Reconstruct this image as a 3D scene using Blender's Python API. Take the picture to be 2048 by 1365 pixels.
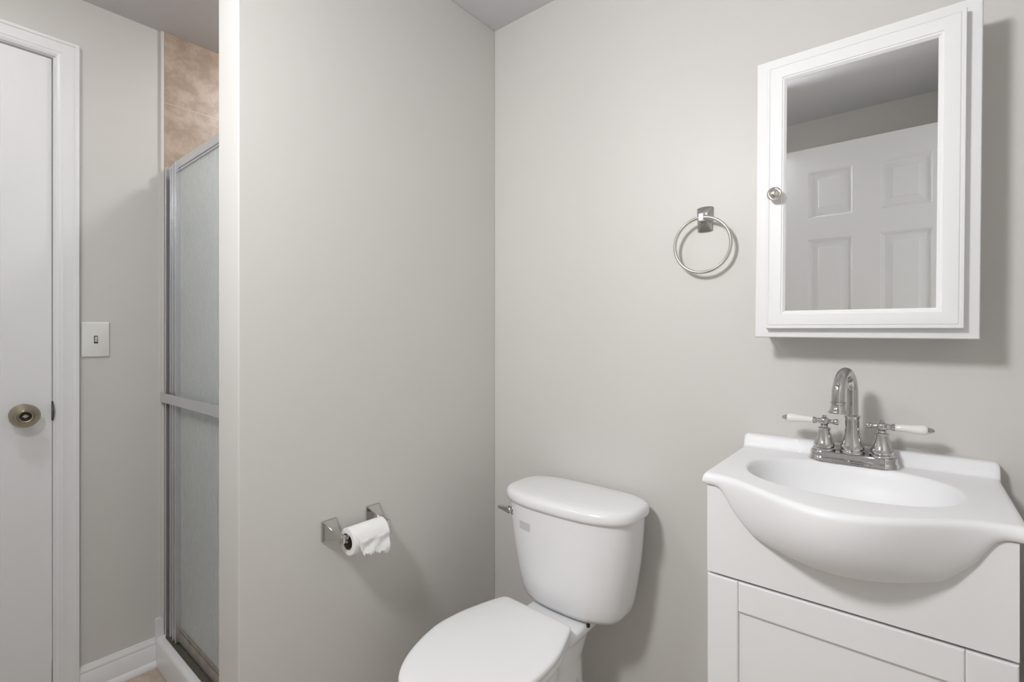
import bpy, bmesh, math, random
from mathutils import Vector, Matrix, Euler
random.seed(7)
for o in list(bpy.data.objects): bpy.data.objects.remove(o)
SC = bpy.context.scene
COL = SC.collection

# ------------------------------------------------------------------ camera
F_PX, W_PX, H_PX = 976.0, 2048.0, 1365.0
cam_d = bpy.data.cameras.new('camera'); cam = bpy.data.objects.new('camera', cam_d); COL.objects.link(cam)
cam_d.sensor_width = 36.0; cam_d.sensor_fit = 'HORIZONTAL'
cam_d.lens = 36.0 * F_PX / W_PX
cam_d.shift_y = -12.5 / W_PX
cam_d.clip_start = 0.02
CAM_Z = 1.174
cam.location = (0, 0, CAM_Z)
cam.rotation_euler = (math.radians(90), 0, math.radians(39.3756))
SC.camera = cam

# ------------------------------------------------------------------ world, lights, exposure
wd = bpy.data.worlds.new('world'); SC.world = wd; wd.use_nodes = True
bg = wd.node_tree.nodes['Background']; bg.inputs[0].default_value = (1.0, 0.99, 0.97, 1); bg.inputs[1].default_value = 0.9
SC.view_settings.view_transform = 'Standard'; SC.view_settings.look = 'None'
SC.view_settings.gamma = 1.0; SC.view_settings.use_curve_mapping = False
SC.view_settings.exposure = 0.0
LAMP_POS = (-0.64, -0.27, 1.99)    # added key light, no such lamp in view, built below
LAMP_AIM = (0.20, 0.85, -0.62); LAMP_R = 0.13
LAMP_STRENGTH = 112.0
FILL_DOME = 52.0                    # two added, unseen fill domes: over the shower, by the left door

# ------------------------------------------------------------------ helpers
def newmat(name):
    m = bpy.data.materials.new(name); m.use_nodes = True
    return m, m.node_tree, m.node_tree.nodes['Principled BSDF']
def mat(name, col, rough=0.5, metal=0.0, coat=0.0, spec=None, noise=0.0, nscale=20, bump=0.0, bscale=200, emis=None, es=0, bdist=0.001, rvar=0.0, stretch=None):
    m, nt, b = newmat(name)
    b.inputs['Base Color'].default_value = (*col, 1); b.inputs['Roughness'].default_value = rough
    b.inputs['Metallic'].default_value = metal; b.inputs['Coat Weight'].default_value = coat
    b.inputs['Coat Roughness'].default_value = 0.06
    if spec is not None: b.inputs['Specular IOR Level'].default_value = spec
    tc = nt.nodes.new('ShaderNodeTexCoord')
    src = tc.outputs['Object']
    if stretch:
        mp = nt.nodes.new('ShaderNodeMapping'); mp.inputs['Scale'].default_value = stretch
        nt.links.new(src, mp.inputs[0]); src = mp.outputs[0]
    if noise > 0:
        n = nt.nodes.new('ShaderNodeTexNoise'); n.inputs['Scale'].default_value = nscale; n.inputs['Detail'].default_value = 5
        nt.links.new(src, n.inputs['Vector'])
        mx = nt.nodes.new('ShaderNodeMix'); mx.data_type = 'RGBA'
        mx.inputs[6].default_value = (*[c * (1 - noise) for c in col], 1); mx.inputs[7].default_value = (*[min(1, c * (1 + noise)) for c in col], 1)
        nt.links.new(n.outputs[0], mx.inputs[0]); nt.links.new(mx.outputs[2], b.inputs['Base Color'])
    if rvar > 0:
        n3 = nt.nodes.new('ShaderNodeTexNoise'); n3.inputs['Scale'].default_value = 6
        nt.links.new(src, n3.inputs['Vector'])
        mr = nt.nodes.new('ShaderNodeMapRange'); mr.inputs[3].default_value = rough - rvar; mr.inputs[4].default_value = rough + rvar
        nt.links.new(n3.outputs[0], mr.inputs[0]); nt.links.new(mr.outputs[0], b.inputs['Roughness'])
    if bump > 0:
        n2 = nt.nodes.new('ShaderNodeTexNoise'); n2.inputs['Scale'].default_value = bscale; n2.inputs['Detail'].default_value = 3
        nt.links.new(src, n2.inputs['Vector'])
        bp = nt.nodes.new('ShaderNodeBump'); bp.inputs['Strength'].default_value = bump; bp.inputs['Distance'].default_value = bdist
        nt.links.new(n2.outputs[0], bp.inputs['Height']); nt.links.new(bp.outputs[0], b.inputs['Normal'])
    if emis:
        b.inputs['Emission Color'].default_value = (*emis, 1); b.inputs['Emission Strength'].default_value = es
    return m

M = {}
M['wall'] = mat('wall_paint', (0.655, 0.642, 0.612), 0.45, bump=0.12, bscale=260, bdist=0.0006, noise=0.012, nscale=3, rvar=0.04)
M['ceiling'] = mat('ceiling_paint', (0.66, 0.66, 0.68), 0.8, bump=0.1, bscale=180)
M['trim'] = mat('trim_paint', (0.84, 0.84, 0.85), 0.32, bump=0.05, bscale=120)
M['doorpaint'] = mat('door_paint', (0.84, 0.84, 0.85), 0.38, bump=0.22, bscale=90, bdist=0.0006, stretch=(6, 6, 0.35))
M['cabwhite'] = mat('cabinet_white', (0.85, 0.85, 0.85), 0.42, spec=0.35)
M['vanwhite'] = mat('vanity_white', (0.82, 0.82, 0.82), 0.34)
M['ceramic'] = mat('ceramic', (0.84, 0.84, 0.85), 0.17, coat=0.0)
M['sinkceramic'] = mat('sink_ceramic', (0.84, 0.84, 0.85), 0.40, spec=0.30)
M['seatplastic'] = mat('seat_plastic', (0.85, 0.85, 0.85), 0.26)
M['chrome'] = mat('chrome', (0.56, 0.55, 0.54), 0.05, metal=1)
M['nickel'] = mat('brushed_nickel', (0.66, 0.64, 0.60), 0.22, metal=1)
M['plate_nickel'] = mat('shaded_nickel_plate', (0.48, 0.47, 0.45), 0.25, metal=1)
M['aged'] = mat('aged_nickel', (0.40, 0.355, 0.27), 0.30, metal=1)
M['alum'] = mat('aluminium', (0.68, 0.68, 0.70), 0.22, metal=0.78, noise=0.05, nscale=8)
M['alumdirty'] = mat('stained_aluminium', (0.34, 0.31, 0.27), 0.35, metal=0.7, noise=0.35, nscale=25)
M['strike'] = mat('strike_metal', (0.07, 0.07, 0.065), 0.25, metal=0.7)
M['mirror'] = mat('mirror_silver', (0.96, 0.965, 0.96), 0.0, metal=1)
M['dark'] = mat('dark_gap', (0.02, 0.02, 0.02), 0.6)
M['blackhole'] = mat('dark_bolt', (0.012, 0.012, 0.012), 0.5)
M['gap_shade'] = mat('gap_shade_black', (0.012, 0.012, 0.012), 0.7)  # black that paints the shade in the shower frame gap
M['mildew'] = mat('stained_sealant', (0.10, 0.09, 0.07), 0.8, noise=0.6, nscale=120, bump=0.6, bscale=300, bdist=0.003)
M['acrylic'] = mat('shower_acrylic', (0.80, 0.80, 0.80), 0.18)
M['porcelain'] = mat('lever_porcelain', (0.82, 0.81, 0.78), 0.12, coat=0.4)
M['paper'] = mat('tissue_paper', (0.88, 0.88, 0.87), 0.9, bump=0.35, bscale=350, bdist=0.001)
M['card'] = mat('cardboard_core', (0.20, 0.16, 0.12), 0.9)
M['plate'] = mat('switch_plastic', (0.82, 0.82, 0.79), 0.3)
M['label'] = mat('faded_sticker', (0.60, 0.60, 0.59), 0.45)
M['caulk'] = mat('caulk', (0.66, 0.64, 0.61), 0.5)
M['globe'] = mat('key_light_glass', (0.9, 0.9, 0.88), 0.4, emis=(0.985, 0.985, 1.0), es=LAMP_STRENGTH)

M['globe2'] = mat('fill_dome_glass', (0.9, 0.9, 0.88), 0.4, emis=(0.98, 0.985, 1.0), es=FILL_DOME)

M['globe3'] = mat('door_fill_glass', (0.9, 0.9, 0.88), 0.4, emis=(0.98, 0.985, 1.0), es=FILL_DOME * 1.05)

def tile_mat(name, c1, c2, grout, tw, th, axes, off=(0, 0), gw=0.003):
    m, nt, b = newmat(name)
    tc = nt.nodes.new('ShaderNodeTexCoord'); sp = nt.nodes.new('ShaderNodeSeparateXYZ'); nt.links.new(tc.outputs['Object'], sp.inputs[0])
    n = nt.nodes.new('ShaderNodeTexNoise'); n.inputs['Scale'].default_value = 17; n.inputs['Detail'].default_value = 9; n.inputs['Roughness'].default_value = 0.72; n.inputs['Distortion'].default_value = 0.35
    nt.links.new(tc.outputs['Object'], n.inputs['Vector'])
    cr = nt.nodes.new('ShaderNodeValToRGB'); cr.color_ramp.elements[0].position = 0.42; cr.color_ramp.elements[0].color = (*c1, 1)
    cr.color_ramp.elements[1].position = 0.62; cr.color_ramp.elements[1].color = (*c2, 1); nt.links.new(n.outputs[0], cr.inputs[0])
    last = None
    for ax, size, o in ((axes[0], tw, off[0]), (axes[1], th, off[1])):
        ad = nt.nodes.new('ShaderNodeMath'); ad.operation = 'ADD'; ad.inputs[1].default_value = 50 * size - o; nt.links.new(sp.outputs[ax], ad.inputs[0])
        md = nt.nodes.new('ShaderNodeMath'); md.operation = 'MODULO'; md.inputs[1].default_value = size; nt.links.new(ad.outputs[0], md.inputs[0])
        lt = nt.nodes.new('ShaderNodeMath'); lt.operation = 'LESS_THAN'; lt.inputs[1].default_value = gw; nt.links.new(md.outputs[0], lt.inputs[0])
        if last is None: last = lt
        else:
            mx = nt.nodes.new('ShaderNodeMath'); mx.operation = 'MAXIMUM'; nt.links.new(last.outputs[0], mx.inputs[0]); nt.links.new(lt.outputs[0], mx.inputs[1]); last = mx
    mc = nt.nodes.new('ShaderNodeMix'); mc.data_type = 'RGBA'; nt.links.new(last.outputs[0], mc.inputs[0]); nt.links.new(cr.outputs[0], mc.inputs[6]); mc.inputs[7].default_value = (*grout, 1)
    nt.links.new(mc.outputs[2], b.inputs['Base Color']); b.inputs['Roughness'].default_value = 0.4
    return m
M['tile_left'] = tile_mat('shower_tile_left', (0.37, 0.285, 0.215), (0.50, 0.41, 0.33), (0.52, 0.44, 0.36), 0.305, 0.305, (1, 2), (0.556, 2.006 - 0.305 * 6))
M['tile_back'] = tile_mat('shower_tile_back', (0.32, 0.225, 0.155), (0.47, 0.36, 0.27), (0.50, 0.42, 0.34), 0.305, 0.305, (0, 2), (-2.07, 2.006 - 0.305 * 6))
M['floor'] = tile_mat('floor_tile', (0.44, 0.36, 0.28), (0.58, 0.49, 0.40), (0.42, 0.36, 0.30), 0.33, 0.33, (0, 1), (-2.1, 0.2), 0.004)

def rain_glass():
    m, nt, b = newmat('rain_glass')
    b.inputs['Base Color'].default_value = (0.80, 0.86, 0.84, 1)
    b.inputs['Roughness'].default_value = 0.34; b.inputs['Transmission Weight'].default_value = 0.55; b.inputs['IOR'].default_value = 1.45
    tc = nt.nodes.new('ShaderNodeTexCoord'); mp = nt.nodes.new('ShaderNodeMapping'); mp.inputs['Scale'].default_value = (210, 210, 34)
    nt.links.new(tc.outputs['Object'], mp.inputs[0])
    n = nt.nodes.new('ShaderNodeTexNoise'); n.inputs['Scale'].default_value = 1; n.inputs['Detail'].default_value = 3; nt.links.new(mp.outputs[0], n.inputs['Vector'])
    bp = nt.nodes.new('ShaderNodeBump'); bp.inputs['Strength'].default_value = 1.0; bp.inputs['Distance'].default_value = 0.006
    nt.links.new(n.outputs[0], bp.inputs['Height']); nt.links.new(bp.outputs[0], b.inputs['Normal'])
    cr = nt.nodes.new('ShaderNodeValToRGB'); cr.color_ramp.elements[0].position = 0.3; cr.color_ramp.elements[0].color = (0.84, 0.90, 0.88, 1); cr.color_ramp.elements[1].position = 0.7; cr.color_ramp.elements[1].color = (0.97, 1.0, 0.99, 1)
    nt.links.new(n.outputs[0], cr.inputs[0]); nt.links.new(cr.outputs[0], b.inputs['Base Color'])
    return m
M['glass'] = rain_glass()

def finish(bm, name, m, parent=None, smooth=35, bevel=0, seg=2, loc=None, mods=()):
    bmesh.ops.recalc_face_normals(bm, faces=bm.faces)
    me = bpy.data.meshes.new(name); bm.to_mesh(me); bm.free()
    me.materials.append(m)
    for p in me.polygons: p.use_smooth = smooth > 0
    if smooth and smooth < 180 and not bevel: me.set_sharp_from_angle(angle=math.radians(smooth))
    o = bpy.data.objects.new(name, me); COL.objects.link(o)
    if loc is not None: o.location = loc
    if parent is not None:
        o.parent = parent
    if bevel:
        bv = o.modifiers.new('bevel', 'BEVEL'); bv.width = bevel; bv.segments = seg; bv.limit_method = 'ANGLE'; bv.angle_limit = math.radians(40); bv.harden_normals = True
        for p in me.polygons: p.use_smooth = True
    return o
def thing(name, label, cat, loc=(0, 0, 0), group=None):
    o = bpy.data.objects.new(name, None); COL.objects.link(o); o.location = loc; o.empty_display_size = 0.05
    o['label'] = label; o['category'] = cat
    if group: o['group'] = group
    return o
def tag(o, label, cat, group=None):
    o['label'] = label; o['category'] = cat
    if group: o['group'] = group
    return o
def struct(o, label=None):
    o['kind'] = 'structure'
    if label: o['label'] = label; 
    return o
def lab(o, label): o['label'] = label; return o

def box(bm, x0, x1, y0, y1, z0, z1, org=(0, 0, 0)):
    v = [bm.verts.new((x - org[0], y - org[1], z - org[2])) for x in (x0, x1) for y in (y0, y1) for z in (z0, z1)]
    for f in ((0, 1, 3, 2), (4, 6, 7, 5), (0, 4, 5, 1), (2, 3, 7, 6), (0, 2, 6, 4), (1, 5, 7, 3)): bm.faces.new([v[i] for i in f])
def bx(name, m, b, parent=None, bevel=0.0, org=(0, 0, 0), seg=2):
    bm = bmesh.new(); box(bm, *b, org=org)
    return finish(bm, name, m, parent, bevel=bevel, smooth=30, seg=seg)
def rings(bm, rs, closed=True, cap0=True, cap1=True):
    vs = [[bm.verts.new(p) for p in r] for r in rs]
    n = len(vs[0])
    for a, b in zip(vs, vs[1:]):
        for i in range(n if closed else n - 1):
            j = (i + 1) % n
            bm.faces.new((a[i], a[j], b[j], b[i]))
    if cap0: bm.faces.new(vs[0])
    if cap1: bm.faces.new(vs[-1])
    return vs
def lathe(bm, prof, origin=(0, 0, 0), axis=(0, 0, 1), n=32, cap0=True, cap1=True):
    ax = Vector(axis).normalized(); up = Vector((0, 0, 1)) if abs(ax.z) < 0.9 else Vector((1, 0, 0))
    a = ax.cross(up).normalized(); b = ax.cross(a); o = Vector(origin)
    rs = []
    for r, h in prof:
        r = max(r, 1e-5)
        rs.append([o + ax * h + (a * math.cos(2 * math.pi * i / n) + b * math.sin(2 * math.pi * i / n)) * r for i in range(n)])
    rings(bm, rs, cap0=cap0, cap1=cap1)
def tube(bm, pts, rad, n=20, caps=True):
    pts = [Vector(p) for p in pts]
    if not isinstance(rad, (list, tuple)): rad = [rad] * len(pts)
    rs = []; prev = None
    for i, p in enumerate(pts):
        t = (pts[min(i + 1, len(pts) - 1)] - pts[max(i - 1, 0)]).normalized()
        if prev is None:
            u = Vector((0, 0, 1)) if abs(t.z) < 0.9 else Vector((1, 0, 0)); a = t.cross(u).normalized()
        else: a = (prev - t * prev.dot(t)).normalized()
        prev = a; b = t.cross(a)
        rs.append([p + (a * math.cos(2 * math.pi * k / n) + b * math.sin(2 * math.pi * k / n)) * rad[i] for k in range(n)])
    rings(bm, rs, cap0=caps, cap1=caps)
def torus(bm, c, R, r, ax, n=72, k=16):
    ax = Vector(ax).normalized(); up = Vector((0, 0, 1)) if abs(ax.z) < .9 else Vector((1, 0, 0)); a = ax.cross(up).normalized(); b = ax.cross(a); c = Vector(c)
    vs = []
    for i in range(n):
        t = 2 * math.pi * i / n; d = a * math.cos(t) + b * math.sin(t)
        vs.append([bm.verts.new(c + d * (R + r * math.cos(2 * math.pi * j / k)) + ax * r * math.sin(2 * math.pi * j / k)) for j in range(k)])
    for i in range(n):
        for j in range(k):
            bm.faces.new((vs[i][j], vs[(i + 1) % n][j], vs[(i + 1) % n][(j + 1) % k], vs[i][(j + 1) % k]))
def rect_ring(u0, u1, v0, v1, d, h, mp):
    return [mp(u0 + d, v0 + d, h), mp(u1 - d, v0 + d, h), mp(u1 - d, v1 - d, h), mp(u0 + d, v1 - d, h)]
def smoothstep(t): t = max(0, min(1, t)); return t * t * (3 - 2 * t)

# ------------------------------------------------------------------ room shell
H = 2.26
XR, XP0, XP1, XD = 0.22, -1.155, -1.268, -2.082     # right wall, partition faces, left wall
YB, YF, YPE = 1.311, -0.475, 0.4515                 # back wall, front wall, partition end
def shell(name, m, boxes, label=None, bevel=0):
    bm = bmesh.new()
    for b in boxes: box(bm, *b)
    return struct(finish(bm, name, m, None, smooth=30, bevel=bevel), label)
shell('floor', M['floor'], [(XD - 0.3, XR + 0.8, YF - 0.2, YB + 0.2, -0.1, 0.0)], 'beige stone look tile floor')
shell('ceiling', M['ceiling'], [(XD - 0.11, XR + 0.12, YF - 0.1, YB + 0.1, H, H + 0.1)], 'flat white painted ceiling')
shell('wall_back', M['wall'], [(XD - 0.11, XR + 0.12, YB, YB + 0.1, 0, H)], 'greige painted wall behind the toilet and sink')
shell('wall_partition', M['wall'], [(XP1, XP0, YPE, YB, 0, H)], 'greige partition wall between the toilet and the shower', bevel=0.003)
D1A, D1B, D1T = -0.437, 0.270, 2.043
shell('wall_left', M['wall'], [(XD - 0.11, XD, YF - 0.1, D1A - 0.02, 0, H), (XD - 0.11, XD, D1B + 0.02, YB, 0, H), (XD - 0.11, XD, D1A - 0.02, D1B + 0.02, D1T + 0.02, H)], 'greige wall with a white door at the left')
shell('wall_front', M['wall'], [(XD, XR + 0.12, YF - 0.1, YF, 0, H)], 'greige wall behind the open door in the mirror')
shell('wall_right', M['wall'], [(XR, XR + 0.12, 0.46, YB, 0, H), (XR, XR + 0.12, YF, -0.28, 0, H), (XR, XR + 0.12, -0.28, 0.46, 2.06, H)], 'greige wall with the entry opening')
# shower tile on three walls
shell('wall_shower_left', M['tile_left'], [(XD, XD + 0.008, 0.562, YB, 0.0, H)], 'mottled beige stone tile wall above the shower door')
shell('wall_shower_back', M['tile_back'], [(XD + 0.008, XP1 - 0.008, YB - 0.008, YB, 0.0, H)])
shell('wall_shower_right', M['tile_left'], [(XP1 - 0.008, XP1, 0.556, YB - 0.008, 0.0, H)])
shell('trim_4', M['caulk'], [(XD, XD + 0.009, 0.552, 0.5612, 0.165, H)], 'pale edge strip beside the shower tile')

# baseboards
def baseboard(name, pts_along, m=M['trim'], shoe=True, label=None):
    # pts_along: (start, end, normal) on the floor plan
    bm = bmesh.new()
    for a, b, nrm in pts_along:
        a = Vector((*a, 0)); b = Vector((*b, 0)); nn = Vector((*nrm, 0))
        prof = [(0, 0)] + ([(0.022, 0), (0.022, 0.006), (0.020, 0.014), (0.015, 0.019), (0.012, 0.021)] if shoe else [(0.012, 0)]) + [(0.012, 0.072), (0.0095, 0.076), (0.011, 0.081), (0.009, 0.088), (0.005, 0.093), (0.004, 0.098), (0, 0.099)]
        rs = [[p + nn * d + Vector((0, 0, z)) for d, z in prof] for p in (a, b)]
        rings(bm, rs)
    return struct(finish(bm, name, m, None, smooth=40), label)
baseboard('baseboard_left', [((XD, 0.331), (XD, 0.535), (1, 0)), ((XD, YF), (XD, -0.498), (1, 0))] if False else [((XD, 0.331), (XD, 0.535), (1, 0))], label='white baseboard with shoe moulding beside the shower curb')
baseboard('baseboard_back', [((XP0, YB), (XR, YB), (0, -1))], label='white baseboard behind the toilet')
baseboard('baseboard_partition', [((XP0, YPE), (XP0, YB - 0.022), (1, 0))], label='white baseboard along the partition')

# door casing and jamb, left wall
def mp_left(u, v, h): return Vector((XD + h, u, v))
CAS = [(0, 0), (0, 0.013), (0.002, 0.016), (0.010, 0.016), (0.012, 0.013), (0.030, 0.012), (0.040, 0.0135), (0.044, 0.011), (0.048, 0.012), (0.053, 0.010), (0.057, 0.006), (0.057, 0.0)]
def casing(bm, u0, u1, vt, mp, w=0.057, prof=CAS):
    rs = []
    for d, h in prof:
        o = w - d
        rs.append([mp(u0 - o, 0, h), mp(u0 - o, vt + o, h), mp(u1 + o, vt + o, h), mp(u1 + o, 0, h)])
    n = len(rs)
    vs = [[bm.verts.new(p) for p in r] for r in rs]
    for a, b in zip(vs, vs[1:]):
        for i in range(3): bm.faces.new((a[i], a[i + 1], b[i + 1], b[i]))
    bm.faces.new([v[0] for v in vs]); bm.faces.new([v[3] for v in vs])
bm = bmesh.new(); casing(bm, D1A - 0.003, D1B + 0.004, D1T + 0.003, mp_left)
# jamb boards
box(bm, XD - 0.11, XD + 0.0005, D1B + 0.0, D1B + 0.019, 0, D1T + 0.019)
box(bm, XD - 0.11, XD + 0.0005, D1A - 0.019, D1A, 0, D1T + 0.019)
box(bm, XD - 0.11, XD + 0.0005, D1A, D1B, D1T, D1T + 0.019)
casing_o = struct(finish(bm, 'trim_1', M['trim'], None, smooth=25), 'white moulded casing around the left door')

# six panel door leaf
def door_leaf(name, mp, w, h, t, m=M['doorpaint'], z0=0.008):
    st, mu = 0.11, 0.10
    pw = (w - 2 * st - mu) / 2
    us = [0, st, st + pw, st + pw + mu, w - st, w]
    vs_ = [z0, 0.24, 0.837, 1.016, 1.615, 1.717, 1.928, h]
    bm = bmesh.new()
    def face(h0, sgn):
        for i in range(5):
            for j in range(7):
                u0, u1, v0, v1 = us[i], us[i + 1], vs_[j], vs_[j + 1]
                if i in (1, 3) and j in (1, 3, 5):
                    prof = [(0, 0), (0.003, -0.003), (0.006, -0.0035), (0.009, -0.008), (0.016, -0.0105), (0.020, -0.0095), (0.042, -0.003), (0.0435, -0.001)]
                    rs = [rect_ring(u0, u1, v0, v1, d, h0 + sgn * hh, mp) for d, hh in prof]
                    rings(bm, rs, cap0=False, cap1=True)
                else:
                    bm.faces.new([bm.verts.new(mp(a, b, h0)) for a, b in ((u0, v0), (u1, v0), (u1, v1), (u0, v1))])
    face(0, 1); face(-t, -1)
    c0 = [mp(a, b, 0) for a, b in ((0, z0), (w, z0), (w, h), (0, h))]; c1 = [mp(a, b, -t) for a, b in ((0, z0), (w, z0), (w, h), (0, h))]
    rings(bm, [c0, c1], cap0=False, cap1=False)
    bmesh.ops.remove_doubles(bm, verts=bm.verts, dist=1e-5)
    return finish(bm, name, m, None, smooth=20)
d1 = struct(door_leaf('door_1', lambda u, v, h: Vector((XD - 0.003 + h, D1B - 0.004 - u, v)), 0.70, 2.038, 0.035), 'white six panel door with aged nickel knob in the left wall')
d2 = struct(door_leaf('door_2', lambda u, v, h: Vector((-0.487 + u, -0.235 + h, v)), 0.66, 2.04, 0.035), 'open white six panel door seen in the cabinet mirror')
def door_knob(parent, pos, ax, name='door_knob'):
    bm = bmesh.new()
    lathe(bm, [(0.031, 0), (0.032, 0.003), (0.030, 0.006), (0.0135, 0.009), (0.012, 0.020), (0.013, 0.026), (0.028, 0.034), (0.0335, 0.040), (0.0345, 0.045), (0.0335, 0.0475), (0.0215, 0.0600), (0.0205, 0.0600), (0.0195, 0.0590), (0.0188, 0.0605), (0.017, 0.0615), (0.0135, 0.0605), (0.0125, 0.0575), (0.0118, 0.050), (0.0, 0.050)], pos, ax, 48)
    k = lab(finish(bm, name, M['aged'], parent, smooth=40), 'aged nickel round knob')
    bm = bmesh.new(); lathe(bm, [(0.0117, 0.0502), (0.0117, 0.0506), (0, 0.0506)], pos, ax, 28); lab(finish(bm, 'recess', M['dark'], k), 'black disc as shade in the knob recess')  # second mesh: black disc painted in as the shade of the hollow
    bm = bmesh.new(); p = Vector(pos) + Vector(ax) * 0.0508
    lathe(bm, [(0.0048, 0), (0.0048, 0.0012), (0.0, 0.0012)], p, ax, 24)
    box(bm, p.x, p.x + 0.006, p.y - 0.0065, p.y + 0.0065, p.z - 0.0015, p.z + 0.0015) if abs(ax[0]) > 0.5 else box(bm, p.x - 0.006, p.x + 0.006, p.y - 0.006 if ax[1] < 0 else p.y, p.y if ax[1] < 0 else p.y + 0.006, p.z - 0.0015, p.z + 0.0015)
    lab(finish(bm, 'thumb_turn', M['dark'] if False else M['aged'], k, smooth=30), 'small recessed lock button')
    return k
door_knob(d1, (XD - 0.003, 0.203, 0.932), (1, 0, 0))
door_knob(d2, (-0.425, -0.235, 0.932), (0, 1, 0))
# strike plate on the jamb edge
bm = bmesh.new(); N = 16
prof = [(XD - 0.02, 0)] + [(XD + 0.0015 + 0.010 * math.sin(math.pi * i / N), -0.030 + 0.060 * i / N) for i in range(N + 1)]
pl = [(XD - 0.02, -0.030)] + [(XD + 0.001 + 0.011 * math.sin(math.pi * i / N), -0.030 + 0.060 * i / N) for i in range(N + 1)] + [(XD - 0.02, 0.030)]
rings(bm, [[Vector((x, D1B - 0.0025, 0.935 + z)) for x, z in pl], [Vector((x, D1B + 0.0005, 0.935 + z)) for x, z in pl]])
lab(finish(bm, 'strike_plate', M['strike'], casing_o, smooth=30), 'dark metal latch plate')

# ------------------------------------------------------------------ added key light in an invented spotlight housing, out of frame, lights the room
LP = Vector(LAMP_POS); LD = Vector(LAMP_AIM).normalized()
lt = thing('added_key_light', 'added key light in a white housing on a short stem above the open door', 'lamp', (LP.x, LP.y, H))
bk = -LD * 0.07
bm = bmesh.new(); lathe(bm, [(0.045, -0.001), (0.045, -0.012), (0.012, -0.016), (0.010, -0.02)], (0, 0, 0), (0, 0, 1), 28); tube(bm, [(0, 0, -0.01), (LP - Vector((LP.x, LP.y, H))) + bk], 0.008); finish(bm, 'mount', M['trim'], lt)
bm = bmesh.new(); lathe(bm, [(0.03, -0.085), (0.07, -0.07), (LAMP_R, -0.03), (LAMP_R, 0.030), (LAMP_R - 0.004, 0.030), (LAMP_R - 0.004, -0.003)], LP - Vector((LP.x, LP.y, H)), LD, 40); finish(bm, 'housing', M['trim'], lt)
bm = bmesh.new(); lathe(bm, [(LAMP_R - 0.005, -0.002), (LAMP_R - 0.005, 0.0)], LP - Vector((LP.x, LP.y, H)), LD, 40); finish(bm, 'diffuser', M['globe'], lt)

def dome(label, x, y, gm):  # unseen ceiling dome, added as fill light
    d = thing('fill_dome', label, 'lamp', (x, y, H), 'added ceiling fill domes')
    bm = bmesh.new(); lathe(bm, [(0.095, -0.001), (0.095, -0.012), (0.088, -0.014)], n=40); finish(bm, 'base', M['trim'], d)
    bm = bmesh.new(); lathe(bm, [(0.085, -0.0145)] + [(0.085 * math.cos(a), -0.016 - 0.045 * math.sin(a)) for a in [i * math.pi / 20 for i in range(0, 11)]], n=40); finish(bm, 'glass_shade', gm, d, smooth=60)
dome('added white fill dome on the ceiling inside the shower', -1.64, 0.98, M['globe2'])
dome('added white fill dome on the ceiling in front of the left door', -1.48, -0.10, M['globe3'])

# ------------------------------------------------------------------ light switch
sw = thing('light_switch', 'white single toggle switch plate on the wall beside the left door', 'light switch', (XD, 0.3725, 1.158))
bm = bmesh.new()
mp = lambda u, v, h: Vector((h, u, v))
rings(bm, [rect_ring(-0.0365, 0.0365, -0.058, 0.058, d, h, mp) for d, h in ((0, 0), (0, 0.0025), (0.0015, 0.0045), (0.004, 0.006))])
finish(bm, 'plate', M['plate'], sw, bevel=0.0015)
bm = bmesh.new(); rings(bm, [rect_ring(-0.0052, 0.0052, -0.0125, 0.0125, d, h, mp) for d, h in ((0, 0.0058), (0, 0.0063), (0.0008, 0.0063))]); lab(finish(bm, 'toggle_slot', M['dark'], sw), 'dark slot around the toggle')
bm = bmesh.new(); v = rings(bm, [[Vector(p) for p in r] for r in ([(0.0062, -0.0035, -0.0085), (0.0062, 0.0040, -0.0085), (0.0062, 0.0040, 0.0095), (0.0062, -0.0035, 0.0095)], [(0.0095, -0.0030, -0.0065), (0.0095, 0.0035, -0.0065), (0.0155, 0.0030, 0.0085), (0.0155, -0.0025, 0.0085)])]); finish(bm, 'toggle', M['plate'], sw, bevel=0.0005)

# ------------------------------------------------------------------ shower pan
bm = bmesh.new()
prof = [(0.535, 0), (0.535, 0.086), (0.537, 0.093), (0.541, 0.098), (0.547, 0.100), (0.620, 0.100), (0.628, 0.096), (0.640, 0.062), (0.66, 0.05), (1.302, 0.045), (1.302, 0)]
rings(bm, [[Vector((x, y, z)) for y, z in prof] for x in (XD + 0.0085, XP1 - 0.0085)])
# flange that runs up the wall
rs = []
for x in (XD + 0.0002, XD + 0.0082):
    rs.append([Vector((x, y, z)) for y, z in ((0.535, 0.0), (0.5615, 0.0), (0.5615, 0.1645), (0.538, 0.1645), (0.535, 0.161))])
rings(bm, rs)
sp_ = tag(finish(bm, 'shower_pan', M['acrylic'], None, bevel=0.002), 'white shower pan with raised curb between the left wall and partition', 'shower pan')

# ------------------------------------------------------------------ shower door
SX0, SX1 = XD + 0.009, XP1 - 0.0095
sd = thing('shower_door', 'aluminium framed shower door with rain textured obscure glass on the white curb', 'shower door', (SX0, 0.58, 0.10))
O = (SX0, 0.58, 0.10)
def part(name, m, boxes, bevel=0.001, parent=sd, label=None, org=O):
    bm = bmesh.new()
    for b in boxes: box(bm, *b, org=org)
    o = finish(bm, name, m, parent, bevel=bevel, smooth=30, seg=2)
    if label: lab(o, label)
    return o
part('wall_jamb', M['alum'], [(SX0, -2.058, 0.562, 0.602, 0.101, 1.768), (-2.058, -2.052, 0.566, 0.602, 0.101, 1.766), (-2.052, -2.044, 0.558, 0.600, 0.101, 1.769)])
part('gap_shade_strip', M['gap_shade'], [(-2.043, -2.018, 0.594, 0.600, 0.104, 1.762)], 0, label='black strip for the shade in the gap of the frame')  # black strip put in as the shade between jamb and stile
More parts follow.
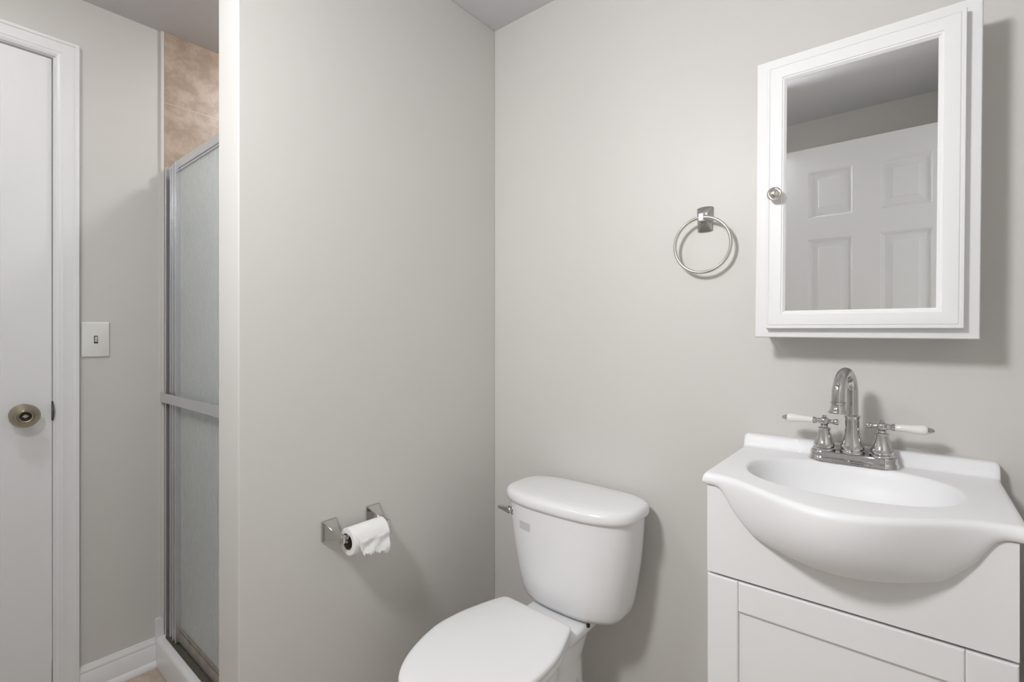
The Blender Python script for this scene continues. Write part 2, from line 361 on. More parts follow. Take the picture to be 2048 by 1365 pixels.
part('door_stile', M['alum'], [(-2.017, -2.009, 0.562, 0.596, 0.112, 1.766), (-2.009, -1.986, 0.568, 0.596, 0.112, 1.763), (-1.986, -1.980, 0.561, 0.596, 0.112, 1.765), (-1.980, -1.962, 0.567, 0.596, 0.112, 1.764), (-1.962, -1.957, 0.562, 0.594, 0.112, 1.767)])
part('header', M['alum'], [(-2.000, SX1, 0.5695, 0.598, 1.749, 1.777), (-1.956, SX1, 0.573, 0.594, 1.742, 1.749)])
part('glass_panel', M['glass'], [(-1.9565, SX1 - 0.02, 0.577, 0.582, 0.155, 1.750)], 0, label='frosted rain glass pane')
part('door_stile', M['alum'], [(SX1 - 0.028, SX1, 0.562, 0.596, 0.101, 1.768)])
part('bottom_rail', M['alumdirty'], [(-2.014, SX1 - 0.029, 0.572, 0.592, 0.112, 0.150), (-2.014, SX1 - 0.029, 0.5745, 0.588, 0.150, 0.163)], 0.002, label='water stained bottom rail')
part('track_sealant', M['mildew'], [(-2.043, SX1, 0.557, 0.600, 0.1005, 0.1035)], 0, label='dirty dark sealant strip')
part('towel_bar', M['alum'], [(-2.066, SX1, 0.546, 0.5505, 0.936, 0.969), (-2.064, -2.050, 0.5505, 0.562, 0.94, 0.965), (SX1 - 0.02, SX1 - 0.004, 0.5505, 0.562, 0.94, 0.965)], 0.001)

# ------------------------------------------------------------------ towel ring
tr = thing('towel_ring', 'satin nickel towel ring hanging on the wall left of the mirror cabinet', 'towel ring', (-0.4195, YB, 1.476))
bm = bmesh.new()
def shield(s, y, k=1):
    pts = []
    w0, w1 = 0.0185 * s, 0.0205 * s
    for i in range(9): t = -1 + 2 * i / 8; pts.append(Vector((w0 * t, y, -0.031 * s - 0.002 * (1 - t * t))))
    for i in range(9): t = 1 - 2 * i / 8; pts.append(Vector((w1 * t, y, 0.030 * s + 0.0035 * (1 - t * t))))
    return pts
rings(bm, [shield(1, 0), shield(1, -0.004), shield(0.93, -0.0055), shield(0.80, -0.0068), shield(0.62, -0.0092), shield(0.42, -0.0112), shield(0.2, -0.0124)])
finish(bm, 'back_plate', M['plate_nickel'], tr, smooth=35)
bm = bmesh.new()
rings(bm, [[Vector((x * s, y, z * s2)) for x, z in ((-1, -1), (1, -1), (1, 1), (-1, 1))] for y, s, s2 in ((-0.008, 0.009, 0.012), (-0.016, 0.006, 0.009), (-0.022, 0.006, 0.009), (-0.025, 0.0072, 0.011), (-0.036, 0.0068, 0.0105), (-0.038, 0.0058, 0.009))])
finish(bm, 'post', M['nickel'], tr, bevel=0.001)
bm = bmesh.new(); torus(bm, (0.001, -0.031, -0.071), 0.0705, 0.0042, (0.0, 1, 0.03)); finish(bm, 'ring', M['nickel'], tr, smooth=180)

# ------------------------------------------------------------------ toilet paper holder and roll
th = thing('toilet_paper_holder', 'chrome two post toilet paper holder on the partition wall', 'toilet paper holder', (XP0, 0.735, 0.675))
def bracket(yb, zb, yt):
    bm = bmesh.new()
    lv = [(0.0, 0.0215, 0.0265, 0), (0.003, 0.0215, 0.0265, 0), (0.006, 0.0195, 0.0245, 0.0), (0.014, 0.0155, 0.020, 0.15), (0.024, 0.0115, 0.0155, 0.35), (0.036, 0.0085, 0.0115, 0.65), (0.047, 0.0075, 0.0095, 0.9), (0.052, 0.0085, 0.0100, 1), (0.064, 0.0085, 0.0100, 1), (0.066, 0.0070, 0.0085, 1)]
    rs = []
    for x, a, b, k in lv:
        cy = yb + (yt - yb) * k; cz = zb + (0.664 - zb) * k
        rs.append([Vector((x, cy - 0.735 + u * a, cz - 0.675 + v * b)) for u, v in ((-1, -1), (1, -1), (1, 1), (-1, 1))])
    rings(bm, rs)
    return finish(bm, 'bracket', M['chrome'], th, bevel=0.0022, seg=3)
bracket(0.668, 0.6755, 0.670); bracket(0.7985, 0.6785, 0.804)
bm = bmesh.new(); tube(bm, [(0.058, 0.677 - 0.735, -0.011), (0.058, 0.797 - 0.735, -0.011)], 0.0065, 20)
lathe(bm, [(0.012, 0), (0.012, 0.006), (0.0065, 0.008)], (0.058, 0.681 - 0.735, -0.011), (0, 1, 0), 20); lathe(bm, [(0.012, 0), (0.012, 0.006), (0.0065, 0.008)], (0.058, 0.795 - 0.735, -0.011), (0, -1, 0), 20)
finish(bm, 'roller', M['chrome'], th)
RC = Vector((XP0 + 0.060, 0, 0.654))
tp = thing('toilet_paper_roll', 'nearly used white toilet paper roll with torn hanging sheet', 'toilet paper', (RC.x, 0.735, RC.z))
bm = bmesh.new()
lathe(bm, [(0.0205, -0.051), (0.0325, -0.051), (0.034, -0.0495), (0.034, 0.0495), (0.0325, 0.051), (0.0205, 0.051), (0.0205, -0.051)], (0, 0, 0), (0, 1, 0), 56, cap0=False, cap1=False)
finish(bm, 'roll', M['paper'], tp, smooth=40)
bm = bmesh.new(); lathe(bm, [(0.0195, -0.0505), (0.0205, -0.0505), (0.0205, 0.0505), (0.0195, 0.0505), (0.0195, -0.0505)], (0, 0, 0), (0, 1, 0), 40, cap0=False, cap1=False); finish(bm, 'core', M['card'], tp, smooth=40)
# sheet: over the top, down the front, torn diagonally
bm = bmesh.new(); NU, NV = 34, 40; grid = []
for j in range(NV + 1):
    row = []
    for i in range(NU + 1):
        u = i / NU; v = j / NV
        left = -0.0505 + 0.013 * smoothstep((v - 0.35) / 0.35)
        y = left + (0.0515 - left) * u
        tear = 0.047 + 0.014 * u + 0.003 * math.sin(u * 23) + 0.0025 * math.sin(u * 61 + 1) - 0.020 * max(0, 0.12 - u) / 0.12 + 0.005 * (u > 0.75)
        arc = 0.6 * math.pi / 2; s = v * (arc * 0.0345 + 0.012 + tear)
        if s < arc * 0.0345:
            a = math.pi / 2 + 0.1 - 0 - s / 0.0345 * 1.08; x = 0.0348 * math.cos(a); z = 0.0348 * math.sin(a)
        else:
            e = s - arc * 0.0345; a0 = math.pi / 2 + 0.1 - arc * 1.08
            k = min(1, e / 0.03); a = a0 - k * a0 * 1.0; x = 0.0348 * math.cos(a); z = 0.0348 * math.sin(a)
            if e > 0.03: z = -(e - 0.03); x = 0.0348 + 0.002 * math.sin(e * 120)
            rip = 0.0016 * smoothstep((e - 0.012) / 0.02)
            x += rip * (1 + 0.8 * math.sin(y * 120 + e * 150) + 0.35 * math.sin(y * 260 - e * 190))
        row.append(bm.verts.new((x, y, z)))
    grid.append(row)
for j in range(NV):
    for i in range(NU): bm.faces.new((grid[j][i], grid[j][i + 1], grid[j + 1][i + 1], grid[j + 1][i]))
o = finish(bm, 'loose_sheet', M['paper'], tp, smooth=180)
sl = o.modifiers.new('solid', 'SOLIDIFY'); sl.thickness = 0.0005

# ------------------------------------------------------------------ medicine cabinet
CX, CZ = -0.0915, 1.480
mc = thing('medicine_cabinet', 'white framed mirror medicine cabinet on the wall above the sink', 'medicine cabinet', (CX, YB, 1.17))
def mpc(u, v, h): return Vector((u - CX, -(YB - h) if False else (h - YB), v - 1.17))
YFR, YDR = 1.211, 1.1915
fr = (-0.2783, 0.0941, 1.1669, 1.7866)     # frame outer
bm = bmesh.new(); box(bm, fr[0] + 0.006, fr[1] - 0.006, YFR + 0.016, YB, fr[2] + 0.006, fr[3] - 0.006, org=(CX, YB, 1.17)); finish(bm, 'body', M['cabwhite'], mc, bevel=0.001)
bm = bmesh.new()
rings(bm, [rect_ring(*fr, d, y, mpc) for d, y in ((0, YFR + 0.018), (0, YFR + 0.004), (0.0015, YFR + 0.001), (0.004, YFR), (0.05, YFR), (0.05, YFR + 0.018))], cap0=False, cap1=False)
finish(bm, 'frame', M['cabwhite'], mc, smooth=30)
dr = (-0.2534, 0.0717, 1.1867, 1.7637)
hinge_x = dr[1]
cab_door = None
bm = bmesh.new()
ring_p = [(0, YFR - 0.0005), (0, YDR + 0.004), (0.001, YDR + 0.002), (0.0055, YDR + 0.001), (0.0065, YDR + 0.0025), (0.0085, YDR + 0.0005), (0.011, YDR), (0.0305, YDR), (0.0315, YDR + 0.0015), (0.034, YDR + 0.002), (0.0385, YDR + 0.0065), (0.0385, YFR - 0.0005)]
rings(bm, [rect_ring(*dr, d, y, mpc) for d, y in ring_p] + [rect_ring(*dr, 0, YFR - 0.0005, mpc)], cap0=False, cap1=False)
cab_door = finish(bm, 'door', M['cabwhite'], mc, smooth=25)
bm = bmesh.new(); d = 0.036; box(bm, dr[0] + d, dr[1] - d, YDR + 0.0075, YDR + 0.0110, dr[2] + d, dr[3] - d, org=(CX, YB, 1.17))
lab(finish(bm, 'mirror_glass', M['mirror'], cab_door, smooth=0), 'silver mirror pane')
bm = bmesh.new()
lathe(bm, [(0.006, 0), (0.0055, 0.010), (0.0075, 0.013), (0.0135, 0.0155), (0.0145, 0.018), (0.0140, 0.0205), (0.0125, 0.0215), (0.0115, 0.0208), (0.0108, 0.0215), (0.0100, 0.0208), (0.0085, 0.0225), (0.005, 0.0245), (0, 0.025)], (-0.2330 - CX, YDR - YB, 1.4773 - 1.17), (0, -1, 0), 40)
lab(finish(bm, 'knob', M['nickel'], cab_door, smooth=50), 'round brushed nickel knob')
mc.rotation_euler = (0, math.radians(0.45), 0)

# ------------------------------------------------------------------ sink (vanity top with integral belly basin)
SXC, SW = -0.095, 0.2215
SXL, SXR = SXC - SW, SXC + SW
ZT = 0.906; YSF = 0.968
sk = thing('sink', 'white ceramic bow front sink with low backsplash on the white vanity', 'sink', (SXC, YB, 0.88))
def yfront(x):
    q = abs(x - SXC) / SW
    return YSF - 0.098 * (math.cos(min(q / 0.93, 1) * math.pi) * 0.5 + 0.5) ** 0.92
def zbelly(x):
    q = abs(x - SXC) / SW
    t = max(0, 1 - (q / 0.93)); b = 1 - (q / 0.93) ** 2 if q < 0.93 else 0
    return 0.884 - 0.102 * (smoothstep(min(1, t / 0.42)) * 0.40 + 0.60 * max(0, b)) * (smoothstep(min(1, t / 0.2)))
def ztop(x, y):
    z = ZT
    # back splash
    if y > 1.268:
        t = min(1, (y - 1.268) / 0.012); z = ZT + 0.028 * smoothstep(t)
        if y > 1.296: z -= 0.004 * ((y - 1.296) / 0.013) ** 2
    cx, cy, a, b = -0.099, 1.105, 0.160, 0.134
    if y > cy: b = 0.114
    dx, dy = (x - cx) / a, (y - cy) / b
    r = (abs(dx) ** 2.25 + abs(dy) ** 2.25) ** (1 / 2.25)
    if r < 1.06:
        t = (1.06 - r) / 1.06
        z -= 0.092 * (1 - (1 - min(1, t / 0.62)) ** 2.4) * smoothstep(t / 0.13)
    # soft outward fall towards the outer rims
    e = min(x - SXL, SXR - x); R = 0.008
    if e < R: z -= R - math.sqrt(max(0, R * R - (R - e) ** 2))
    return z
bm = bmesh.new(); NX, NY = 150, 110
xs = []
for i in range(NX + 1):
    t = i / NX; xs.append(SXL + (SXR - SXL) * t)
edge = [0.0, 0.0006, 0.0018, 0.0036, 0.006, 0.009]
xs = [SXL + e for e in edge] + [x for x in xs if SXL + 0.0105 < x < SXR - 0.0105] + [SXR - e for e in reversed(edge)]
cols = []
for x in xs:
    yf = yfront(x); colp = []
    R = 0.012
    y0 = YB - 0.0008
    for j in range(NY + 1):
        t = j / NY; y = y0 + (yf + R - y0) * t
        colp.append((x, y, ztop(x, y)))
    zt = ztop(x, yf + R)
    for a in (18, 36, 54, 72): a = math.radians(a); colp.append((x, yf + R - R * math.sin(a), zt - R * (1 - math.cos(a)) * 0.9))
    zb = zbelly(x); e = min(x - SXL, SXR - x)
    lift = 0.004 * max(0, 1 - e / 0.008) ** 2
    zb += lift
    P0 = (yf, zt - R * 0.95); P3 = (0.9735, zb)
    hh = P0[1] - P3[1]; ww = P3[0] - P0[0]
    bel = min(1, hh / 0.06)
    P1 = (yf - 0.001, P0[1] - 0.50 * hh); P2 = (P0[0] + ww * (0.50 - 0.10 * bel), P3[1] - 0.004 * bel)
    for k in range(0, 17):
        t = k / 16; b = [(1 - t) ** 3, 3 * t * (1 - t) ** 2, 3 * t * t * (1 - t), t ** 3]
        colp.append((x, b[0] * P0[0] + b[1] * P1[0] + b[2] * P2[0] + b[3] * P3[0], b[0] * P0[1] + b[1] * P1[1] + b[2] * P2[1] + b[3] * P3[1]))
    for k in range(1, 25):
        t = k / 24; y = 0.9735 + (y0 - 0.9735) * t
        z = min(0.884 + lift, ztop(x, y) - 0.016); z = zb + (z - zb) * smoothstep(t * 6)
        colp.append((x, y, z))
    cols.append(colp)
rings(bm, [[Vector((p[0] - SXC, p[1] - YB, p[2] - 0.88)) for p in c_] for c_ in cols])
finish(bm, 'basin', M['sinkceramic'], sk, smooth=60)
bm = bmesh.new(); lathe(bm, [(0.020, 0), (0.021, 0.001), (0.019, 0.0025), (0.013, 0.002), (0.012, 0.001), (0, 0.001)], (-0.098 - SXC, 1.10 - YB, ztop(-0.098, 1.10) - 0.88), (0, 0, 1), 28)
lab(finish(bm, 'drain', M['chrome'], sk), 'chrome drain ring')

# ------------------------------------------------------------------ vanity cabinet
VX0, VX1, VY = -0.3085, 0.1155, 0.975
vn = thing('vanity_cabinet', 'white shaker vanity cabinet under the bow front sink', 'vanity cabinet', (SXC, YB, 0))
OV = (SXC, YB, 0)
bm = bmesh.new()
box(bm, VX0, VX0 + 0.015, VY + 0.0180, YB - 0.001, 0.002, 0.880, org=OV); box(bm, VX1 - 0.015, VX1, VY + 0.0180, YB - 0.001, 0.002, 0.880, org=OV)
box(bm, VX0 + 0.0152, VX1 - 0.0152, YB - 0.007, YB - 0.0015, 0.08, 0.75, org=OV); box(bm, VX0 + 0.0152, VX1 - 0.0152, 1.00, YB - 0.0072, 0.08, 0.095, org=OV)
box(bm, VX0 + 0.0152, VX1 - 0.0152, 1.03, 1.045, 0.002, 0.0798, org=OV)
finish(bm, 'carcass', M['vanwhite'], vn, bevel=0.0008)
# apron following the belly
bm = bmesh.new(); NA = 90
top = [(VX0 + (VX1 - VX0) * i / NA) for i in range(NA + 1)]
outl = [(VX1, 0.7160), (VX0, 0.7160)] + [(x, min(0.8825, zbelly(x) - 0.0012)) for x in top]
rings(bm, [[Vector((x - SXC, y - YB, z)) for x, z in outl] for y in (VY - 0.0005, VY + 0.0135)])
lab(finish(bm, 'apron_panel', M['vanwhite'], vn, smooth=25), 'plain panel cut around the basin')
bm = bmesh.new()
DV = (VX0, VX1, 0.09, 0.7110)
def mpv(u, v, h): return Vector((u - SXC, VY - 0.0005 + h - YB, v))
w = 0.056
def board(u0, u1, v0, v1, h0=0.0):
    rings(bm, [rect_ring(u0, u1, v0, v1, d, h, mpv) for d, h in ((0.0, 0.0175), (0.0, 0.0022), (0.0008, 0.0008), (0.0024, h0))])
board(DV[0], DV[0] + w - 0.0004, DV[2], DV[3]); board(DV[1] - w + 0.0004, DV[1], DV[2], DV[3])
board(DV[0] + w, DV[1] - w, DV[3] - w, DV[3]); board(DV[0] + w, DV[1] - w, DV[2], DV[2] + w)
vd = finish(bm, 'door', M['vanwhite'], vn, smooth=25)
bm = bmesh.new(); rings(bm, [rect_ring(DV[0] + w - 0.004, DV[1] - w + 0.004, DV[2] + w - 0.004, DV[3] - w + 0.004, 0, h, mpv) for h in (0.0060, 0.0120)]); finish(bm, 'door_panel', M['vanwhite'], vd, smooth=25)

# ------------------------------------------------------------------ faucet
FX, FY, FZ = -0.0975, 1.2415, ZT + 0.0002
fc = thing('faucet', 'chrome two handle gooseneck faucet with white porcelain levers on the sink', 'faucet', (FX, FY, FZ))
bm = bmesh.new()
def stad(hw, r, z, n=12, waist=0.0):
    pts = []
    for i in range(n + 1): a = -math.pi / 2 + math.pi * i / n; pts.append(Vector((hw + r * math.cos(a), r * math.sin(a), z)))
    for i in range(1, 6): t = i / 6; pts.append(Vector((hw * (1 - 2 * t), r - waist * math.sin(math.pi * t), z)))
    for i in range(n + 1): a = math.pi / 2 + math.pi * i / n; pts.append(Vector((-hw + r * math.cos(a), r * math.sin(a), z)))
    for i in range(1, 6): t = i / 6; pts.append(Vector((-hw * (1 - 2 * t), -r + waist * math.sin(math.pi * t), z)))
    return pts
rings(bm, [stad(0.0525, r, z, waist=w_) for r, z, w_ in ((0.0262, 0.0, 0.002), (0.0262, 0.0025, 0.002), (0.0252, 0.004, 0.003), (0.0252, 0.0065, 0.003), (0.0238, 0.0082, 0.004), (0.0230, 0.012, 0.004), (0.0225, 0.018, 0.005), (0.0210, 0.0205, 0.005), (0.018, 0.0213, 0.005))])
finish(bm, 'base_plate', M['chrome'], fc, smooth=40)
# spout
bm = bmesh.new()
lathe(bm, [(0.0215, 0.0205), (0.0225, 0.0225), (0.0225, 0.026), (0.0205, 0.028), (0.0215, 0.031), (0.0220, 0.034), (0.0205, 0.038), (0.0170, 0.050), (0.0142, 0.063), (0.0130, 0.075), (0.0126, 0.090), (0.0126, 0.094), (0.0142, 0.0955), (0.0142, 0.0985), (0.0122, 0.1000), (0.0105, 0.1005)], n=36)
sd_ = Vector((-0.016, -0.086, 0)).normalized(); RS = 0.0435; zc = 0.146
pts = [Vector((0, 0, 0.098)), Vector((0, 0, 0.12)), Vector((0, 0, 0.135))]
for i in range(0, 19):
    a = math.pi - (math.pi * 1.0) * i / 18
    pts.append(sd_ * (RS + RS * math.cos(a)) + Vector((0, 0, zc + RS * 1.02 * math.sin(a))))
pts.append(sd_ * (2 * RS + 0.0005) + Vector((0, 0, zc - 0.012)))
tube(bm, pts, [0.0106] * (len(pts) - 6) + [0.0108, 0.0111, 0.0113, 0.0116, 0.0118, 0.0118], 28)
ep = sd_ * (2 * RS + 0.0005) + Vector((0, 0, zc - 0.010)); dn = Vector((sd_.x * 0.05, sd_.y * 0.05, -1)).normalized()
lathe(bm, [(0.0116, 0), (0.0134, 0.001), (0.0136, 0.003), (0.0124, 0.005), (0.0124, 0.009), (0.0138, 0.016), (0.0165, 0.020), (0.0172, 0.022), (0.0168, 0.024), (0.0130, 0.0245), (0.0120, 0.020), (0, 0.020)], ep, dn, 32)
sp_o = finish(bm, 'spout', M['chrome'], fc, smooth=50)
def handle(x, s, name='handle'):
    bm = bmesh.new()
    lathe(bm, [(0.0205, 0.0205), (0.0215, 0.022), (0.0215, 0.025), (0.0190, 0.027), (0.0200, 0.030), (0.0200, 0.033), (0.0185, 0.037), (0.0140, 0.048), (0.0115, 0.058), (0.0105, 0.064), (0.0120, 0.0655), (0.0120, 0.0675), (0.0100, 0.069), (0.0075, 0.0695), (0.0065, 0.0725), (0.0080, 0.0745)]
          + [(0.0096 * math.cos(a), 0.082 + 0.0096 * math.sin(a)) for a in [math.radians(d) for d in (-50, -30, -10, 10, 30, 50, 65)]] + [(0.0040, 0.0925), (0.0036, 0.0945), (0, 0.0950)], (x, 0, 0), (0, 0, 1), 32)
    zl = 0.082
    ax = Vector((s, 0.0, 0)).normalized()
    lathe(bm, [(0.0058, 0.006), (0.0056, 0.011), (0.0046, 0.0135), (0.0069, 0.0165), (0.0069, 0.0185), (0.0079, 0.0205), (0.0058, 0.0215)], (x, 0, zl), ax, 24)
    lathe(bm, [(0.0054, 0.006), (0.0040, 0.013), (0.0040, 0.015), (0.0062, 0.0175), (0.0058, 0.020), (0.0069, 0.0225), (0.0056, 0.0255), (0.0000, 0.0265)], (x, 0, zl), -ax, 24)
    h = finish(bm, name, M['chrome'], fc, smooth=50)
    bm = bmesh.new(); lathe(bm, [(0.0058, 0.021), (0.0064, 0.0225), (0.0069, 0.035), (0.0083, 0.052), (0.0095, 0.062), (0.0092, 0.067), (0.0074, 0.0705), (0.0058, 0.0712)], (x, 0, zl), ax, 28)
    lab(finish(bm, 'lever', M['porcelain'], h, smooth=50), 'white porcelain lever')
    bm = bmesh.new(); lathe(bm, [(0.0063, 0.0705), (0.0065, 0.0722), (0.0052, 0.0735), (0.0057, 0.0750), (0.0041, 0.0768), (0.0045, 0.0782), (0.0027, 0.0805), (0, 0.082)], (x, 0, zl), ax, 24)
    lab(finish(bm, 'finial', M['chrome'], h, smooth=30), 'ribbed chrome finial')
handle(-0.0495, -1); handle(0.0495, 1)

# ------------------------------------------------------------------ toilet
TX = -0.735
tl = thing('toilet', 'white two piece toilet with closed lid in the corner of the walls', 'toilet', (TX, 1.0, 0))
def sup(cx, cy, a, b, nb, nf, z, n=72, skew=0):
    pts = []
    for i in range(n):
        t = 2 * math.pi * i / n; c_, s_ = math.cos(t), math.sin(t); e = nb if s_ > 0 else nf
        x = math.copysign(abs(c_) ** (2 / e), c_) * a; y = math.copysign(abs(s_) ** (2 / e), s_) * b
        pts.append(Vector((cx + x - TX, cy + y - 1.0, z)))
    return pts
# tank
TKE = 2.7
def TKX(z): return -0.7445 - 0.0045 * min(1, max(0, (z - 0.43) / 0.25))
bm = bmesh.new()
lev = [(0.424, 0.110, 0.060, 1.206), (0.4145, 0.122, 0.072, 1.205), (0.4150, 0.128, 0.078, 1.204), (0.421, 0.1355, 0.0835, 1.2025), (0.433, 0.141, 0.087, 1.201), (0.455, 0.147, 0.089, 1.199), (0.50, 0.156, 0.091, 1.197), (0.55, 0.1645, 0.0925, 1.1955), (0.60, 0.171, 0.094, 1.194), (0.65, 0.1755, 0.095, 1.193), (0.697, 0.178, 0.0955, 1.193)]
lev = [(0.419, 0.095, 0.05, 1.206), (0.419, 0.118, 0.070, 1.205)] + lev[3:]
rings(bm, [sup(TKX(z), cy - 0.008, a * 1.12, b * 1.10, 3.6, TKE, z) for z, a, b, cy in lev])
finish(bm, 'tank', M['ceramic'], tl, smooth=60)
bm = bmesh.new()
lev = [(0.694, 0.180, 0.090), (0.692, 0.188, 0.099), (0.695, 0.1915, 0.1025), (0.702, 0.193, 0.104), (0.711, 0.1925, 0.1035), (0.718, 0.189, 0.1005), (0.7225, 0.182, 0.094), (0.725, 0.168, 0.082), (0.7262, 0.12, 0.05), (0.7265, 0.05, 0.02)]
rings(bm, [sup(-0.749, 1.185, a + 0.0165, b + 0.0115, 3.6, 2.7, z) for z, a, b in lev])
finish(bm, 'tank_lid', M['ceramic'], tl, smooth=60)
# flush lever
bm = bmesh.new()
lathe(bm, [(0.0145, 0), (0.0145, 0.003), (0.012, 0.0055), (0.0085, 0.0065), (0.008, 0.014), (0.006, 0.016), (0, 0.0165)], (-0.913 - TX, 1.117 - 1, 0.657), (-0.72, -0.69, 0), 28)
cpt = Vector((-0.913 - TX, 0.117, 0.657)) + Vector((-0.72, -0.69, 0)).normalized() * 0.012
rs = []
for t in [i / 8 for i in range(9)]:
    c_ = cpt + Vector((-0.030 * t, -0.012 * t, 0.001 + 0.006 * t)); wv = 0.0125 - 0.0075 * t; th_ = 0.0055 - 0.002 * t
    rs.append([c_ + Vector((0, th_ * math.cos(a), wv * math.sin(a))) for a in [2 * math.pi * k / 12 for k in range(12)]])
rings(bm, rs)
lab(finish(bm, 'flush_lever', M['chrome'], tl, smooth=45), 'chrome flush lever')
bm = bmesh.new()   # small grey sticker following the tank front
gr = []
for i in range(9):
    x = -0.868 + 0.043 * i / 8; col_ = []
    for z in (0.622, 0.634, 0.645):
        t = (z - 0.60) / 0.05; a_ = (0.171 + 0.0045 * t) * 1.12; b_ = (0.094 + 0.001 * t) * 1.10; cy_ = 1.194 - 0.001 * t - 0.008
        q = abs((x - TKX(z)) / a_); col_.append(bm.verts.new((x - TX, cy_ - b_ * (1 - q ** TKE) ** (1 / TKE) - 1 - 0.0004, z)))
    gr.append(col_)
for a, b in zip(gr, gr[1:]):
    for k in (0, 1): bm.faces.new((a[k], b[k], b[k + 1], a[k + 1]))
o = lab(finish(bm, 'sticker', M['label'], tl, smooth=60), 'small faded grey sticker')
# bowl with pedestal
bm = bmesh.new()
BX, BY = -0.775, 0.862
def egg(cx, cy, a, bf, bb, z, n=64, e=2.2):
    pts = []
    for i in range(n):
        t = 2 * math.pi * i / n; c_, s_ = math.cos(t), math.sin(t)
        x = math.copysign(abs(c_) ** (2 / e), c_) * a; y = math.copysign(abs(s_) ** (2 / e), s_) * (bb if s_ > 0 else bf)
        pts.append(Vector((cx + x - TX, cy + y - 1.0, z)))
    return pts
rings(bm, [egg(BX, BY, a, bf, bb, z) for z, a, bf, bb in ((0.398, 0.143, 0.215, 0.170), (0.388, 0.150, 0.222, 0.175), (0.365, 0.150, 0.222, 0.175), (0.345, 0.140, 0.210, 0.170), (0.31, 0.130, 0.195, 0.165), (0.26, 0.112, 0.165, 0.16), (0.20, 0.094, 0.125, 0.155), (0.14, 0.083, 0.098, 0.16), (0.08, 0.083, 0.098, 0.18), (0.035, 0.090, 0.115, 0.20), (0.030, 0.104, 0.135, 0.215), (0.0, 0.108, 0.140, 0.22))])
rings(bm, [egg(-0.755 + 0.0, cy, a, b, b, z, e=5) for z, a, b, cy in ((0.410, 0.085, 0.128, 1.145), (0.405, 0.0925, 0.136, 1.143), (0.392, 0.0935, 0.137, 1.143), (0.382, 0.090, 0.134, 1.142))])
rings(bm, [egg(-0.757, cy, a, b, b, z, e=3) for z, a, b, cy in ((0.390, 0.088, 0.120, 1.12), (0.36, 0.076, 0.105, 1.10), (0.30, 0.066, 0.095, 1.085), (0.22, 0.068, 0.105, 1.08), (0.12, 0.074, 0.125, 1.07), (0.03, 0.082, 0.16, 1.04), (0.0, 0.10, 0.175, 1.04))])
# trapway bulge on the sides
for s in (-1, 1):
    pts = [(-0.76 + s * 0.045 - TX, -0.11, 0.10), (-0.76 + s * 0.058 - TX, -0.04, 0.17), (-0.76 + s * 0.060 - TX, 0.03, 0.235), (-0.757 + s * 0.058 - TX, 0.085, 0.235), (-0.757 + s * 0.056 - TX, 0.12, 0.16), (-0.757 + s * 0.05 - TX, 0.13, 0.06)]
    tube(bm, pts, [0.03, 0.036, 0.036, 0.036, 0.036, 0.034], 16)
bowl = finish(bm, 'bowl', M['ceramic'], tl, smooth=180)
rm = bowl.modifiers.new('remesh', 'REMESH'); rm.mode = 'VOXEL'; rm.voxel_size = 0.0045; rm.use_smooth_shade = True
sm = bowl.modifiers.new('smooth', 'SMOOTH'); sm.factor = 0.6; sm.iterations = 9
# seat and lid outlines: (y, half width)
OUT = [(1.0525, 0.090), (1.0505, 0.105), (1.045, 0.1135), (1.036, 0.1185), (1.020, 0.1245), (0.995, 0.134), (0.96, 0.1465), (0.92, 0.1555), (0.88, 0.1595), (0.84, 0.160), (0.80, 0.152), (0.76, 0.139), (0.72, 0.121), (0.685, 0.098), (0.66, 0.074), (0.647, 0.052), (0.640, 0.028), (0.638, 0.0)]
def catmull(P, k=5):
    res = []
    for i in range(len(P) - 1):
        p0, p1, p2, p3 = P[max(i - 1, 0)], P[i], P[i + 1], P[min(i + 2, len(P) - 1)]
        for j in range(k):
            t = j / k
            res.append(tuple(0.5 * ((2 * p1[m_]) + (-p0[m_] + p2[m_]) * t + (2 * p0[m_] - 5 * p1[m_] + 4 * p2[m_] - p3[m_]) * t * t + (-p0[m_] + 3 * p1[m_] - 3 * p2[m_] + p3[m_]) * t ** 3) for m_ in (0, 1)))
    res.append(P[-1]); return res
half = catmull(OUT, 4)
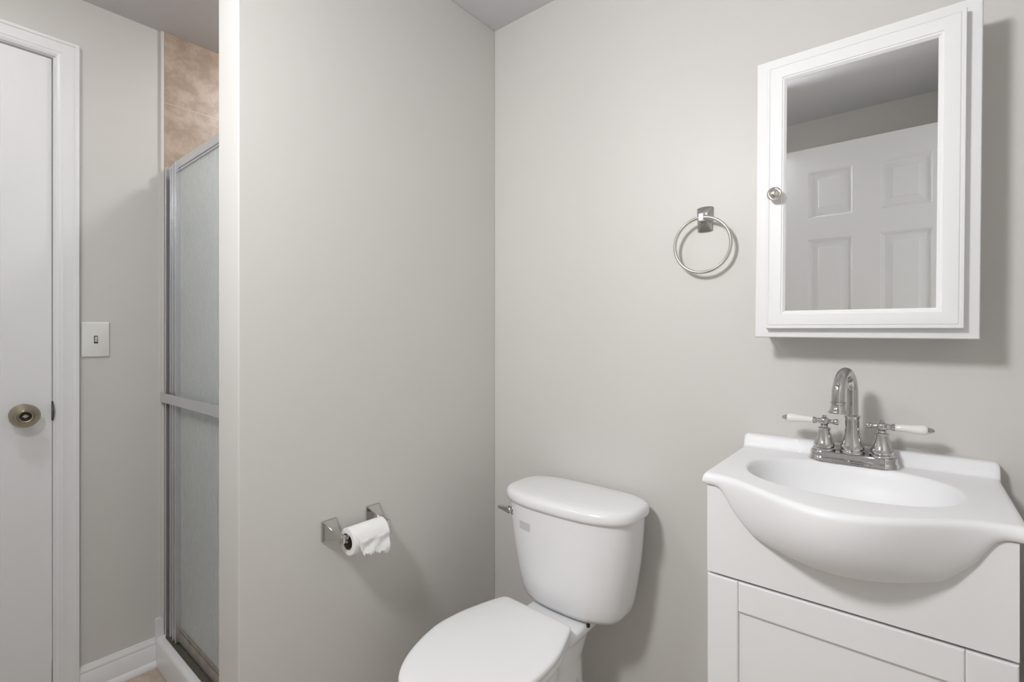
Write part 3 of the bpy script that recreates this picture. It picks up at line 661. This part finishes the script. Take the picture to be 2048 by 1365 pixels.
def seat_ring(inset, z, cx=-0.784, cy=0.845, rot=-2.0):
    full = [(w_, y) for y, w_ in half] + [(-w_ * (0.955 if y < 0.96 else 0.955 + 0.045 * min(1, (y - 0.96) / 0.06)), y) for y, w_ in reversed(half[:-1])]
    pts = []
    n = len(full); r = math.radians(rot)
    for i in range(n):
        x, y = full[i]; a = Vector(full[i - 1]); b = Vector(full[(i + 1) % n]); tg = (b - a).normalized(); nr = Vector((-tg.y, tg.x))
        if nr.dot(Vector((x, y - 0.85))) > 0: nr = -nr
        x2, y2 = x + nr.x * inset, y + nr.y * inset
        dx, dy = x2, y2 - cy
        pts.append(Vector((cx + dx * math.cos(r) - dy * math.sin(r) - TX, cy + dx * math.sin(r) + dy * math.cos(r) - 1.0, z)))
    return pts
bm = bmesh.new()
rings(bm, [seat_ring(i_, z) for i_, z in ((0.012, 0.4035), (0.004, 0.4035), (0.0005, 0.407), (0.0, 0.412), (0.002, 0.417), (0.008, 0.4195))])
finish(bm, 'seat', M['seatplastic'], tl, smooth=50)
bm = bmesh.new()
rings(bm, [seat_ring(i_, z) for i_, z in ((0.012, 0.4220), (0.0035, 0.4220), (0.0, 0.4240), (-0.0015, 0.4290), (-0.0005, 0.4345), (0.0025, 0.4375), (0.010, 0.4393))], cap1=False)
# gently crowned top of the lid
ct = Vector((-0.784 - TX, 0.86 - 1.0, 0.4408)); rs = []
base_r = seat_ring(0.010, 0.4393)
for k in (0.0, 0.12, 0.3, 0.55, 0.8):
    rs.append([Vector((p.x + (ct.x - p.x) * k, p.y + (ct.y - p.y) * k, 0.4393 + 0.0016 * (1 - (1 - k) ** 2))) for p in base_r])
rings(bm, rs, cap0=False)
bmesh.ops.remove_doubles(bm, verts=bm.verts, dist=1e-5)
finish(bm, 'seat_lid', M['seatplastic'], tl, smooth=50)
for s in (-1, 1):
    bm = bmesh.new(); x = -0.790 + s * 0.070 - TX
    lathe(bm, [(0.010, 0), (0.011, 0.004), (0.011, 0.010), (0.009, 0.013), (0, 0.014)], (x, 0.047, 0.4085), (0, 0, 1), 20)
    finish(bm, 'hinge_cap', M['seatplastic'], tl, smooth=40)
bm = bmesh.new(); lathe(bm, [(0.0045, 0), (0.0048, 0.001), (0.0048, 0.007), (0.003, 0.008)], (-0.6585 - TX, 0.118, 0.406), (0, 0, 1), 16)
lab(finish(bm, 'tank_bolt', M['blackhole'], tl), 'dark bolt under the tank')
